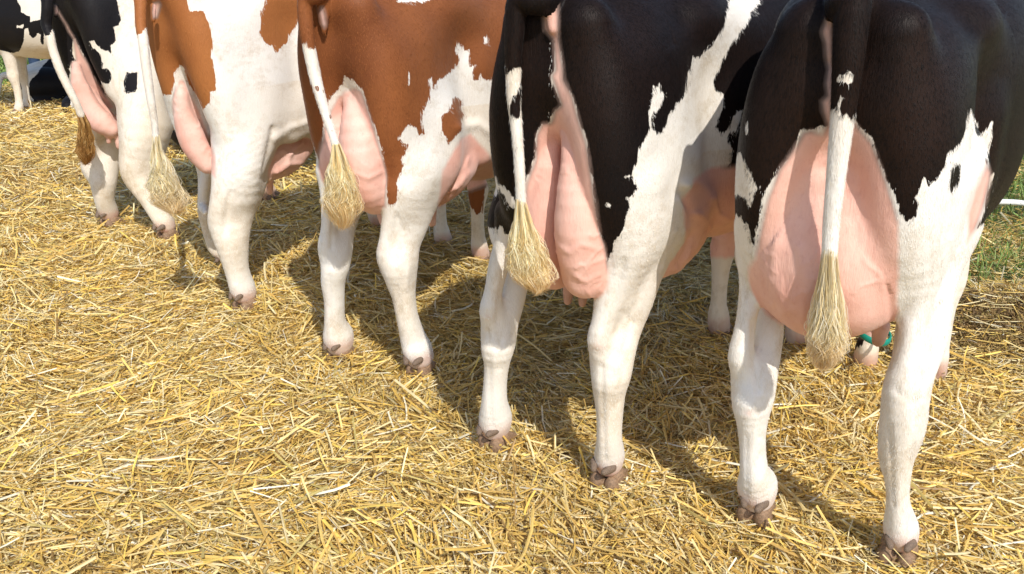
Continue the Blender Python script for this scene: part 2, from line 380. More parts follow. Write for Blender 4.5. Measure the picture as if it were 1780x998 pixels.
def build_cow(c):
    fr = c['frame']; s = SDF(); cx = c.get('cx', 0); w = c.get('w', 1)
    torso(s, cx, w, bx=c.get('bx', .05), bw=c.get('bw', .84), wl=c.get('wl', 1), ry=c.get('ry', 0)); head_parts(s, cx + .08, c.get('head', 0))
    A = lambda e: (lambda p, m: (p[0], p[1], p[2], e[3] * m))(*fr.at(e[0], e[1], e[2]))
    def leg(ch):
        q = [A(e) for e in ch]; f = q[0]; q = [p for p in q[1:] if p[2] > .105]
        return [(f[0], f[1] + .004, .082, f[3] * .84), (f[0] * .7 + q[0][0] * .3, f[1] - .008, .118, f[3] * .90)] + [p for p in q if p[2] > .14]
    for ch in c['legs']: s.chain(leg(ch), .028, ys=1.25)
    for ch in c['tendons']:
        h = ch[0]; ch = [(h[0] + 5, h[1] + h[3] * 1.5, h[2] * .6, h[3] * .7)] + list(ch)
        s.chain([A((e[0], e[1], e[2] * .78, e[3])) for e in ch], .045, ys=1.1)
    for ch in c.get('bulk', []): s.chain([A(e) for e in ch], .10)
    for (px, py, sx) in c['fore']:
        d = FW + RT * (px - 890) / FPX + UP * (499 - py) / FPX; tt = (c.get('fz', .02) - CAM_H) / d[2]; pw = EYE + d * tt - fr.o
        foreleg(s, (pw @ fr.R, pw @ fr.F, 0), cx, sx, w)
    for ch in c.get('vulva', []): s.chain([A(e) for e in ch], .012)
    for ch, k in c['udder']:
        s.chain([A(e) for e in ch], k, 'udder')
    if c.get('bag'): s.ell(fr.at(*c['bag'][0])[0], c['bag'][1], .06, 'udder')
    for ch in c['teats']: s.chain([A(e) for e in ch], .012, 'udder')
    tl = [(cx, -.02, 1.475, .055), (cx, -.16, 1.485, .045), (cx, -.25, 1.43, .040)] + [A(e) for e in c['tail']]
    s.chain(tl, .012, 'tail')
    V, Fc = s.mesh(c['vox'])
    # settle the vertices on the implicit surface
    V = relax(V, Fc, 2); N = vnormals(V, Fc)
    dr = s.eval(V, notg=('udder', 'tail')); du = s.eval(V, 'udder'); dt = s.eval(V, 'tail')
    pix, mpp = fr.pix(V)
    near = mpp.mean() if False else c['mpp']
    B = lambda polys, base: np.max([poly_sd(pix, p) for p in polys] + [np.full(len(V), base)], 0)
    dark = B(c['dark'], -400.)
    for p in c.get('white', []): dark = np.minimum(dark, -poly_sd(pix, p))
    for p in c.get('island', []): dark = np.maximum(dark, poly_sd(pix, p))
    dark = dark * near
    ud = dr - du                                            # + on the udder
    skin = np.maximum(np.where(V[:, 1] < 1.0, ud + .006, -1), B(c.get('skin', []), -400.) * near)
    # tail has its own markings
    tm = (dt < dr) & (dt < du + .01)
    td = B(c['tail_dark'], -400.)
    for p in c.get('tail_white', []): td = np.minimum(td, -poly_sd(pix, p))
    td = td * near
    dark = np.where(tm, td, dark); skin = np.where(tm, np.minimum(skin, -.05), skin)
    # ears and cheeks dark on every cow's head, muzzle bare
    hd = V[:, 1] - 1.75; dark = np.maximum(dark, np.where(hd > 0, np.minimum(hd, .05), -9))
    # veins and folds
    disp = np.zeros(len(V))
    fac = (N @ np.array([0, 0, 0.]))
    vw = (EYE - fr.o) ; vl = np.array([vw @ fr.R, vw @ fr.F, vw[2]]) - V; vl /= np.linalg.norm(vl, axis=1, keepdims=True); face = np.clip((N * vl).sum(1) * 2.5, 0, 1)
    for line, wpx, amp, on in c.get('folds', []):
        msk = np.ones(len(V)) if on == 'a' else (du < dr) if on == 'u' else (dr < du + .02)
        disp += line_gauss(pix, line, wpx * 1.35) * amp * 1.1 * face * msk * ~tm
    # gentle veining everywhere on the udder from a random walk
    r = np.random.default_rng(c['seed']); um = (ud > .0) & ~tm
    if um.any():
        idx = np.nonzero(um)[0]; U = V[idx]; q = np.zeros(len(idx))
        for v in range(c.get('nveins', 26)):
            st = U[r.integers(len(U))].copy(); dr_ = r.normal(0, 1, 3); dr_[2] = abs(dr_[2]) + .6; dr_ /= np.linalg.norm(dr_)
            pts = [st.copy()]
            for _ in range(r.integers(5, 14)):
                dr_ += r.normal(0, .55, 3); dr_ /= np.linalg.norm(dr_); st = st + dr_ * .018
                st = U[np.argmin(((U - st) ** 2).sum(1))].copy(); pts.append(st)
            best = np.full(len(idx), 1.)
            for a, b in zip(pts[:-1], pts[1:]):
                if np.abs(a - b).sum() < 1e-6: continue
                best = np.minimum(best, seg_dist(U, a, b))
            q = np.maximum(q, np.exp(-(best / r.uniform(.0035, .006)) ** 2) * r.uniform(.001, .0026))
        disp[idx] += q * c.get('vein', 1.0)
        ph = r.uniform(0, 6, (10, 1)); kk = r.normal(0, 34, (10, 3))
        disp[idx] += .0011 * np.sin(U @ kk.T + ph.T).sum(1) / 3
    # soft uneven muscle surface
    kk = r.normal(0, 13, (12, 3)); ph = r.uniform(0, 6, 12)
    disp += np.where(tm, 0, .0016) * np.sin(V @ kk.T + ph).sum(1) / 2.4
    V = V + N * disp[:, None]
    z = V[:, 2]; zz = z + fr.o[2]
    legm = (z < .5) & ~um
    dirt = np.clip((.105 - z) / .05, 0, 1) * legm * c.get('dirt', .9)
    pink = np.clip((.135 - z) / .05, 0, .75) * legm
    hocks = np.zeros(len(V))
    for (px, py, rad, a) in c.get('scuffs', []): hocks = np.maximum(hocks, a * np.exp(-(((pix[:, 0] - px) ** 2 + ((pix[:, 1] - py) * 1.6) ** 2) / rad ** 2)))
    pink = np.maximum(pink, hocks)
    cream = np.clip(c.get('cream', .1) + .35 * np.clip((V[:, 1] + .02) / .3, 0, 1) * (z < 1.0), 0, .7)
    teat = np.zeros(len(V)); 
    for ch in c['teats']:
        if ch[0][3] > 0 and c.get('dark_teats'):
            a = np.array(A(ch[0])[:3]); b = np.array(A(ch[-1])[:3]); d_ = seg_dist(V, a, b); teat = np.maximum(teat, np.clip((.024 - d_) / .008, 0, 1))
    dirt = np.maximum(dirt, teat * .8)
    skin = np.where(z > 1.75, -1, skin)
    ob = mesh_obj('cow_body', V, Fc, c['mat'], None, attrs=dict(dark=dark, skin=skin, dirt=dirt, pinkfoot=pink, cream=cream))
    root = bpy.data.objects.new('cow', None); COL.objects.link(root); root.empty_display_size = .2
    root.location = fr.o; root.rotation_euler = (0, 0, -fr.h)
    ob.name = 'body'; ob.parent = root
    tag(root, c['label'], 'cow', c['group'])
    # horn of the feet
    feet = [A(ch[0]) for ch in c['legs']]
    for (px, py, sx) in c['fore']:
        d = FW + RT * (px - 890) / FPX + UP * (499 - py) / FPX; tt = (c.get('fz', .02) - CAM_H) / d[2]; pw = EYE + d * tt - fr.o
        feet.append((pw @ fr.R, pw @ fr.F, .02, .045))
    for i, f in enumerate(feet):
        h = HOOF[1 if i < 2 else 0].copy(); COL.objects.link(h); h.name = 'hoof'; h.parent = root
        zb = -.012
        h.location = (f[0], f[1] + .018, zb); h.rotation_euler = (0, 0, random.uniform(-.12, .12)); h.scale = (.90, .95, .95)
        if i < len(c['legs']):
            for sx in (-1, 1):
                dw = HOOF[2].copy(); COL.objects.link(dw); dw.name = 'dewclaw'; dw.parent = root
                dw.location = (f[0] + sx * .024, f[1] - f[3] * 1.02, .095 + random.uniform(-.005, .005)); dw.rotation_euler = (random.uniform(-.3, .3), 0, -sx * .35); dw.scale = (random.uniform(.8, 1.0),) * 3
    if c.get('fur'):
        r = np.random.default_rng(c['seed'] + 50)
        A0, B0, C0 = V[Fc[:, 0]], V[Fc[:, 1]], V[Fc[:, 2]]; ok = (V[Fc[:, 0], 1] < .95) & (skin[Fc[:, 0]] < -.004) & (z[Fc[:, 0]] > .10) & (V[Fc[:, 0], 0] > -.5)
        fi = r.choice(np.nonzero(ok)[0], c['fur']); u, v = r.uniform(size=(2, len(fi), 1)); D0 = V[Fc[fi, 3]]
        Pt = (A0[fi] * (1 - u) + B0[fi] * u) * (1 - v) + (D0 * (1 - u) + C0[fi] * u) * v; Nn = N[Fc[fi, 0]]
        tm_ = tm[Fc[fi, 0]]
        g0 = np.array([0, .25, -1.0]) + r.normal(0, .15, (len(fi), 3)); g0 -= (g0 * Nn).sum(1, keepdims=True) * Nn; g0 /= np.linalg.norm(g0, axis=1, keepdims=True) + 1e-9
        Lh = r.uniform(.007, .014, (len(fi), 1)) * np.where(tm_, 1.3, 1)[:, None]; wdh = c['vox'] * .058 * r.uniform(.7, 1.3, (len(fi), 1))
        sd = np.cross(Nn, g0) * wdh; r0 = Pt - Nn * .001; r1 = Pt + g0 * Lh * .5 + Nn * Lh * .10; r2 = Pt + g0 * Lh + Nn * Lh * .09
        Vf = np.stack([r0 - sd, r0 + sd, r1 - sd * .8, r1 + sd * .8, r2 - sd * .15, r2 + sd * .15], 1).reshape(-1, 3)
        kf = np.arange(len(fi))[:, None] * 6; Ff = np.concatenate([kf + [0, 1, 3, 2], kf + [2, 3, 5, 4]])
        jag = .010 * np.sin(Pt @ (np.array([[71, 33, 9], [-47, 88, 13], [130, -61, 22]]).T)).sum(1) / 1.6
        dd = dark[Fc[fi, 0]] + jag * .5 + r.normal(0, .002, len(fi))
        cw = np.array([.86, .83, .77]) * r.uniform(.92, 1.03, (len(fi), 1)); cw[r.uniform(size=len(fi)) < .10] = (.78, .70, .55)
        cd = np.array(c['furcol']) * r.uniform(.7, 1.35, (len(fi), 1))
        cf = np.where((dd > 0)[:, None], cd, cw)
        mesh_obj('coat_hair', Vf, Ff, M_FUR, root, smooth=False, cols=cf[:, None].repeat(6, 1).reshape(-1, 3))
    sw = c['switch']
    Vh, Fh, Ch = hair_strands([A(e) for e in sw['pts']], sw['n'], c['seed'], cols=sw['cols'], wd=sw.get('wd', .0011), wave=sw.get('wave', .008))
    mesh_obj('tail_switch', Vh, Fh, M_SWITCH, root, smooth=False, cols=Ch)
    return root
HOOF = []
for nm, (Vv, Ff), mm in (('hoof', CLAW, M_HORN), ('hoof', CLAW, M_HEEL), ('dewclaw', DEW, M_DEW)):
    h = mesh_obj(nm, Vv, Ff, mm); COL.objects.unlink(h); HOOF.append(h)

M_BW5 = coat_material('coat_black_brownish', (.0055, .0042, .0042), (.015, .007, .0045))
M_BW4 = coat_material('coat_black', (.005, .0042, .0048), (.012, .006, .0042))
M_BW1 = coat_material('coat_black_blue', (.007, .007, .009), (.012, .010, .010), skin=(.74, .45, .37), skin2=(.66, .37, .29))
M_RED3 = coat_material('coat_chestnut', (.27, .095, .032), (.15, .048, .018), skin=(.79,.49,.41))
M_RED2 = coat_material('coat_ginger', (.37, .145, .045), (.28, .10, .032), skin=(.79,.52,.44))
G = 'dairy cows lined up with their backs to the camera'
HAIR_Y = ((.96, .84, .54), (.93, .73, .38), (.96, .91, .73), (.96, .88, .62)); HAIR_W = ((.95, .87, .64), (.90, .77, .46), (.96, .91, .78), (.94, .85, .62)); HAIR_C = ((.95, .87, .66), (.93, .80, .52), (.96, .92, .80), (.90, .76, .46)); HAIR_G = ((.60, .36, .12), (.48, .26, .08), (.70, .48, .2))

def X5(pts): return [(1250 + x / 1.996, y / 1.996) for x, y in pts]
def X4(pts): return [(800 + x / 1.919, y / 1.919) for x, y in pts]
def X3(pts): return [(480 + x / 2.495, y / 2.495) for x, y in pts]
def XC1(pts): return [(x / 4.536, y / 4.536) for x, y in pts]
def XC2(pts): return [(x / 2.32, y / 2.32) for x, y in pts]
def XC2b(pts): return [(220 + x / 1.7825, y / 1.7825) for x, y in pts]

COWS = []
COWS.append(dict(frame=Frame(.81, 2.04, 29), cx=-.02, w=1.12, wl=.80, bw=.80, bx=.055, vox=.0052, mpp=.00145, seed=5, fur=110000, furcol=(.0065, .0045, .0038), mat=M_BW5, group=G, cream=.02,
    label='nearest black and white cow, tail hanging down the middle of its huge round udder',
    legs=[[(1560,968,.0,31),(1564,930,-.02,27),(1561,874,-.035,20),(1560,833,-.045,21),(1558,791,-.05,29),(1568,739,-.06,37),(1572,700,-.07,35),(1585,646,-.04,35),(1600,590,.0,41),(1612,520,.03,44),(1624,450,.07,50),(1630,380,.1,56)],
          [(1312,905,.01,35),(1313,865,-.02,31),(1310,820,-.04,23),(1307,770,-.05,22),(1307,729,-.06,27),(1309,688,-.06,36),(1318,650,-.04,32),(1327,610,.0,28),(1333,560,.04,26),(1328,500,.10,26),(1322,440,.15,30)]],
    tendons=[[(1568,672,-.115,24),(1580,610,-.115,18),(1590,540,-.10,23),(1600,470,-.09,36),(1606,400,-.09,46),(1612,330,-.08,55)],
             [(1287,620,-.12,21),(1294,570,-.115,17),(1302,520,-.1,18),(1303,450,-.09,16),(1306,390,-.09,20)]],
    bulk=[[(1640,300,.1,60),(1636,380,.1,50)],[(1324,440,.15,28),(1338,350,.12,40),(1350,250,.10,52)]],
    fore=[(1503,640,-1),(1622,655,1)],
    udder=[([(1428,220,-.06,26),(1416,290,-.09,56),(1405,380,-.08,84),(1402,455,-.07,86),(1412,488,-.05,84)], .04),([(1452,215,-.06,28),(1455,290,-.09,68),(1465,380,-.08,92),(1472,450,-.07,94),(1469,490,-.05,93)], .045),([(1600,400,.28,70),(1645,375,.42,42),(1668,398,.46,20)], .03)],
    teats=[[(1532,568,.16,14),(1527,592,.16,11)]], dark_teats=1,
    tail=[(1482,0,-.27,32),(1475,100,-.285,27),(1465,200,-.285,21),(1454,300,-.28,17),(1444,400,-.27,14.5),(1441,470,-.265,13)],
    switch=dict(n=3449, wd=0.00076, wave=.009, cols=HAIR_C, pts=[(1442,430,-.27,12),(1441,480,-.265,17),(1440,530,-.26,25),(1438,580,-.255,30),(1436,605,-.25,24),(1430,634,-.245,9)]),
    vulva=[[(1440,35,-.235,9),(1443,95,-.235,7)]],
    dark=[[(1100,-200),(1455,-200),(1455,215)] + X5([(290,455),(270,500),(245,540),(210,585),(180,640),(150,700),(142,750),(130,800),(118,850),(105,810),(90,775),(76,750)]) + [(1240,370),(1100,370)],
          [(1450,-200),(2300,-200),(2300,420),(1800,420),(1765,372),(1753,355)] + X5([(980,735),(930,775),(895,790),(920,730),(915,710),(935,650),(950,605),(935,610),(925,560),(935,520),(945,480),(948,425),(930,450),(905,470),(890,460),(895,420),(885,410),(870,380),(855,450),(830,500),(790,540),(785,580),(760,620),(730,640),(715,620),(700,650),(680,685),(690,710),(680,745),(650,770),(625,745),(615,710),(590,640),(560,560),(535,490)]) + [(1485,205),(1450,215)]],
    white=[X5([(20,525),(78,528),(90,545),(100,580),(122,622),(135,655),(120,668),(108,720),(98,712),(88,682),(74,676),(20,676)]), X5([(98,430),(103,440),(103,465),(97,460)])],
    island=[[(1478,560),(1506,560),(1503,592),(1492,604),(1482,612),(1476,600)],X5([(812,585),(825,572),(838,575),(836,620),(820,655),(808,672),(803,640)])],
    skin=[X5([(395,40),(370,70),(352,110),(362,150),(365,200),(372,240),(365,290),(370,330),(350,350),(355,390),(370,430),(358,465),(320,450),(290,460),(255,520),(205,590),(170,680),(150,760),(126,880),(124,1000),(160,1090),(230,1140),(300,1160),(460,1178),(560,1165),(600,1110),(622,1000),(625,770),(610,720),(588,650),(560,570),(535,495),(500,455),(470,415),(400,400),(400,100)]),
          X5([(925,560),(945,600),(925,700),(895,790),(860,850),(855,740),(880,660)])],
    tail_dark=[[(1400,-300),(1560,-300),(1560,150),(1500,170)] + X5([(462,432),(450,415),(440,395),(430,400),(420,375),(432,340),(425,330),(405,380),(385,385),(380,300)]) + [(1400,150)]],
    tail_white=[X5([(405,270),(425,262),(440,268),(450,248),(465,262),(460,290),(445,285),(430,278),(405,285)])],
    scuffs=[(1303,718,9,.6)],
    vein=1.1, bag=((1441,440,-.05),(.158,.175,.195)), folds=[([(1562,430),(1545,500),(1550,560)],5,-.003,'u'),([(1370,310),(1350,400),(1345,480),(1365,540)],7,.004,'u'),([(1440,250),(1437,360),(1438,500),(1440,580)],9,-.004,'u'),([(1547,740),(1550,810),(1552,880)],4,-.0035,'b'),([(1590,690),(1592,740),(1580,800)],5,-.003,'b'),([(1310,560),(1309,620),(1318,680)],4,-.005,'b'),([(1297,760),(1299,860)],4,-.003,'b'),([(1322,700),(1320,760)],4,-.0025,'b'),([(1560,680),(1585,700),(1608,690)],5,-.0025,'b'),([(1664,440),(1655,520),(1640,580)],6,.004,'b'),([(1390,430),(1402,500),(1395,560)],6,.003,'u'),([(1640,530),(1628,600),(1622,650)],6,-.006,'b'),([(1598,560),(1600,620)],5,-.003,'b')]))

COWS.append(dict(frame=Frame(.13, 2.38, 33), cx=0.085, w=1.0, wl=.86, ry=.02, vox=.0054, mpp=.0016, seed=4, fur=110000, furcol=(.006, .0045, .004), mat=M_BW4, group=G, cream=.08,
    label='black and white cow with long two-lobed udder and dark teats beside the chestnut cow',
    legs=[[(1057,843,0,28),(1058,815,-.02,28),(1059,763,-.035,22),(1060,717,-.04,23),(1060,680,-.045,27),(1063,650,-.05,33),(1071,615,-.03,32),(1083,574,.01,30),(1098,520,.05,36),(1110,470,.09,42),(1120,420,.12,48),(1130,370,.15,52)],
          [(862,776,0,28),(860,745,-.02,25),(859,700,-.035,20),(861,660,-.045,18),(864,629,-.05,20),(866,600,-.055,27),(873,565,-.03,26),(885,530,.0,24),(893,490,.03,25),(898,440,.06,30),(900,390,.1,40)]],
    tendons=[[(1043,590,-.12,22),(1053,540,-.115,17),(1065,490,-.10,22),(1080,440,-.09,31),(1090,380,-.09,40),(1096,320,-.09,50)],
             [(852,542,-.12,19),(858,505,-.115,15),(868,460,-.1,18),(880,420,-.09,21),(888,370,-.09,28)]],
    bulk=[[(1120,300,.15,60),(1128,370,.15,52)],[(900,390,.10,36),(906,300,.10,42),(918,200,.10,50)],[(1074,500,-.02,24),(1084,450,-.02,34),(1095,390,.0,46)]],
    fore=[(1250,578,-1),(1385,597,1)],
    udder=[([(958,225,-.12,14),(950,290,-.13,30),(942,380,-.11,42),(946,446,-.09,44),(962,466,-.05,36)], .012),([(985,180,-.14,9),(994,240,-.16,20),(998,290,-.17,27),(1002,350,-.165,38),(1010,420,-.145,46),(1019,474,-.11,45)], .010),([(1105,436,.16,62),(1148,420,.26,60),(1178,398,.38,52)], .03)],
    teats=[[(989,495,.04,11),(987,524,.04,8)],[(1014,512,.06,10),(1012,528,.06,8)]], dark_teats=1,
    tail=[(902,0,-.27,21),(894,60,-.275,17.5),(892,115,-.275,14.5),(894,182,-.27,12.5),(899,234,-.27,10),(903,292,-.265,9.5),(905,333,-.26,9),(908,380,-.255,10)],
    switch=dict(n=3909, wd=0.00086, wave=.014, cols=HAIR_Y, pts=[(905,345,-.26,8),(908,380,-.255,15),(912,417,-.25,25),(917,450,-.245,32),(924,480,-.24,26),(934,502,-.235,8)]),
    vulva=[[(955,0,-.225,9),(961,50,-.23,7)],[(966,0,-.225,7),(964,50,-.23,5)]],
    dark=[[(600,-200),(1400,-200)] + X4([(895,0),(890,60),(870,110),(840,150),(800,190),(775,190),(770,215),(760,260),(755,310),(735,330),(710,365),(690,400),(675,430),(655,447),(637,430),(635,400),(650,370),(670,355),(685,310),(670,305),(665,275),(650,290),(643,320),(628,370),(630,430),(610,470),(595,500),(585,540),(565,580),(548,590),(575,593),(588,625),(575,650),(553,658),(562,690),(545,760),(520,800),(510,840),(490,885),(480,850),(455,720),(440,600),(430,560),(425,480),(400,400),(375,320),(345,270),(345,230),(330,140),(310,140),(315,230),(300,255),(320,310),(335,350),(310,370),(300,410),(270,415),(255,450),(250,520),(240,560),(215,610),(210,700),(185,770),(150,780),(140,755),(125,755),(118,772),(100,760)]) + [(600,400)]],
    white=[X4([(60,588),(118,590),(125,610),(140,620),(165,640),(180,660),(188,690),(165,682),(150,650),(130,628),(118,650),(60,660)]), X4([(483,675),(495,674),(504,682),(500,688),(483,684)])],
    island=[[(1400,-50),(1330,-50)] + X4([(1000,0),(945,100),(900,160),(870,210),(842,270),(850,300),(880,315),(875,360),(848,425),(870,442),(895,430),(905,400),(925,375),(943,370),(935,390),(920,430),(893,460),(905,500),(893,550),(905,580),(925,583),(942,570)]) + [(1400,290)]],
    skin=[X4([(300,-10),(325,-10),(332,60),(333,130),(345,225),(348,265),(378,320),(400,400),(425,470),(445,600),(470,760),(480,900),(300,980),(200,800),(215,620),(250,530),(252,450),(272,413),(300,408),(312,368),(333,350),(318,308),(299,255),(313,230),(309,140),(275,100),(272,40)]),
          X4([(770,605),(830,560),(960,540),(960,860),(760,860),(740,700)])],
    tail_dark=[[(800,-300),(1000,-300),(1000,110)] + X4([(200,225),(190,222),(175,235),(155,250),(150,215)]) + [(800,110)], X4([(205,265),(192,300),(188,318),(175,318),(165,345),(168,380),(182,400),(192,402),(207,370),(207,300)]), X4([(190,492),(194,488),(197,500),(192,505)])],
    scuffs=[(1039,604,14,.55),(850,552,9,.4)],
    vein=1.5, folds=[([(1185,335),(1196,361),(1205,384),(1205,408),(1195,439),(1184,460)],6,-.012,'a'),([(1212,372),(1228,385),(1240,410),(1262,418)],4,.006,'a'),([(1236,345),(1250,372),(1272,384)],4,.005,'a'),([(1175,400),(1160,430),(1150,470)],3,.004,'a'),([(1190,400),(1178,425),(1172,450)],3,.003,'a'),([(1190,320),(1215,318),(1235,340)],8,.008,'b'),([(1190,325),(1180,350),(1200,375),(1225,370),(1235,350)],6,.006,'b'),([(1066,610),(1062,570),(1070,510),(1084,455)],5,-.006,'b'),([(1046,640),(1048,720),(1052,800)],4,-.0035,'b'),([(1080,640),(1078,700)],4,-.003,'b'),([(1103,530),(1095,560),(1088,600)],4,-.003,'b'),([(865,560),(868,520),(878,470)],4,-.005,'b'),([(850,620),(853,700),(855,740)],3.5,-.003,'b'),([(870,590),(868,640)],4,-.003,'b'),([(1022,622),(1050,628),(1075,640)],5,.002,'b'),([(1085,545),(1100,560)],5,-.003,'b'),([(975,430),(990,440),(1010,425),(1035,432)],4,.003,'u'),([(1240,360),(1230,400),(1250,420)],5,.004,'b'),([(1000,480),(1020,490),(1040,478)],4,.003,'u')]))

COWS.append(dict(frame=Frame(-.56, 3.12, 22), cx=0.045, w=.98, wl=.72, ry=.06, vox=.0062, mpp=.0021, seed=3, fur=90000, furcol=(.26, .09, .03), mat=M_RED3, group=G, cream=.03,
    label='chestnut cow with white legs standing between the ginger-patched cow and a black one',
    legs=[[(592,620,0,26),(586,595,-.01,21),(582,560,-.03,17),(581,522,-.04,16),(579,490,-.05,19),(583,464,-.055,22),(588,440,-.04,22),(594,405,0,21),(600,370,.04,23),(600,330,.08,28)],
          [(730,628,0,27),(719,590,-.01,22),(708,550,-.03,18),(702,515,-.04,19),(697,486,-.045,25),(694,455,-.05,30),(701,425,-.02,26),(712,395,.02,26),(722,360,.06,32),(733,320,.1,40),(742,280,.14,46)]],
    tendons=[[(567,428,-.11,13),(570,395,-.11,12),(574,350,-.10,16),(574,300,-.09,22)],
             [(670,437,-.115,14),(677,400,-.11,12),(687,365,-.1,16),(695,330,-.09,23)]],
    bulk=[[(745,230,.15,50),(742,280,.14,46)],[(600,330,.09,26),(588,250,.09,34),(576,150,.09,42)],[(702,380,-.02,20),(712,340,-.01,30),(720,300,.0,38)]],
    fore=[(773,424,-1),(838,446,1)], fz=.04, dirt=.6,
    udder=[([(594,172,-.10,9),(585,235,-.11,24),(586,285,-.09,30),(602,322,-.04,28),(636,342,.03,26)], .010),([(611,160,-.12,12),(620,225,-.15,29),(630,280,-.14,39),(639,322,-.12,36),(650,344,-.07,28)], .02),([(728,320,.20,48),(764,300,.28,50),(788,284,.36,40)], .02)],
    teats=[[(663,372,.05,9),(667,386,.05,7)],[(749,365,.24,10),(751,388,.24,8)]],
    tail=[(531,0,-.27,14),(532,48,-.275,13),(537,80,-.275,11.5),(545,120,-.27,11),(555,160,-.27,9.5),(567,200,-.265,8.5),(580,240,-.26,7.5),(587,268,-.255,8)],
    switch=dict(n=3449, wd=0.00101, wave=.014, cols=HAIR_Y, pts=[(584,250,-.26,7),(588,275,-.255,14),(590,301,-.25,20),(592,330,-.245,25),(594,357,-.24,25),(597,388,-.235,9)]),
    vulva=[[(557,0,-.225,7),(560,40,-.225,5)],[(566,0,-.225,6),(564,55,-.225,4)]],
    dark=[[(300,-200),(1000,-200),(1000,140)] + X3([(920,350),(900,342),(885,320),(880,345),(850,355),(848,315),(870,275),(840,290),(835,215),(815,225),(790,170),(778,220),(795,260),(770,300),(740,325),(700,350),(680,385),(675,335),(660,345),(668,400),(660,440),(635,480),(632,530),(640,580),(620,585),(610,555),(575,545),(545,575),(530,600),(545,625),(575,630),(560,660),(540,690),(555,720),(535,770),(520,790),(535,820),(525,870),(500,893),(485,880),(480,780),(460,650),(430,560),(400,480),(375,390),(330,350),(300,330),(295,360),(260,400),(232,435),(213,505),(203,560),(195,600),(205,670),(180,695),(165,650),(145,600)]) + [(300,240)]],
    white=[X3([(577,312),(583,330),(578,365),(571,368),(574,330)]), X3([(530,-20),(530,4),(560,12),(600,6),(640,8),(680,-5),(680,-20)]), X3([(905,165),(915,160),(915,190),(905,185)])],
    island=[[(808,320),(845,320),(840,340),(838,370),(828,372),(815,355)],X3([(770,420),(785,425),(800,440),(798,470),(812,500),(800,540),(795,570),(770,600),(745,628),(740,595),(715,570),(720,510),(735,490),(750,480)])],
    skin=[X3([(300,400),(345,380),(375,400),(400,480),(430,570),(455,650),(475,760),(480,900),(400,900),(300,700),(200,650),(205,560),(235,480),(270,420)]),
          X3([(190,20),(205,25),(215,60),(222,110),(210,128),(196,110),(188,60)]),
          X3([(800,600),(840,580),(900,640),(945,700),(945,800),(830,840),(760,880),(700,900),(720,740)])],
    tail_dark=[[(400,-300),(700,-300),(700,60)] + X3([(170,212),(150,216),(135,205),(127,168),(118,190),(112,190)]) + [(400,76)], X3([(172,378),(180,376),(184,390),(176,394)]), X3([(232,495),(242,495),(245,512),(234,515)]), X3([(238,565),(246,562),(248,578),(240,578)]), X3([(199,392),(206,392),(209,405),(201,405)])],
    scuffs=[(667,432,12,.45)],
    folds=[([(700,330),(720,320),(735,330),(760,322),(790,325)],4,.006,'u'),([(805,240),(812,280),(800,320)],4,.004,'u'),([(800,222),(830,215),(860,235)],6,.008,'b'),([(684,450),(683,420),(690,380)],4,-.005,'b'),([(700,420),(712,460),(705,500)],4,.003,'b'),([(576,430),(578,395),(582,350)],3.5,-.005,'b'),([(573,480),(575,560)],3,-.003,'b'),([(690,500),(700,560)],3,-.003,'b'),([(705,470),(712,540),(725,600)],4,.002,'b'),([(690,372),(700,400)],4,-.004,'b'),([(615,300),(640,310),(662,300)],3,.003,'u'),([(760,338),(785,330),(815,300)],4,.005,'u')]))

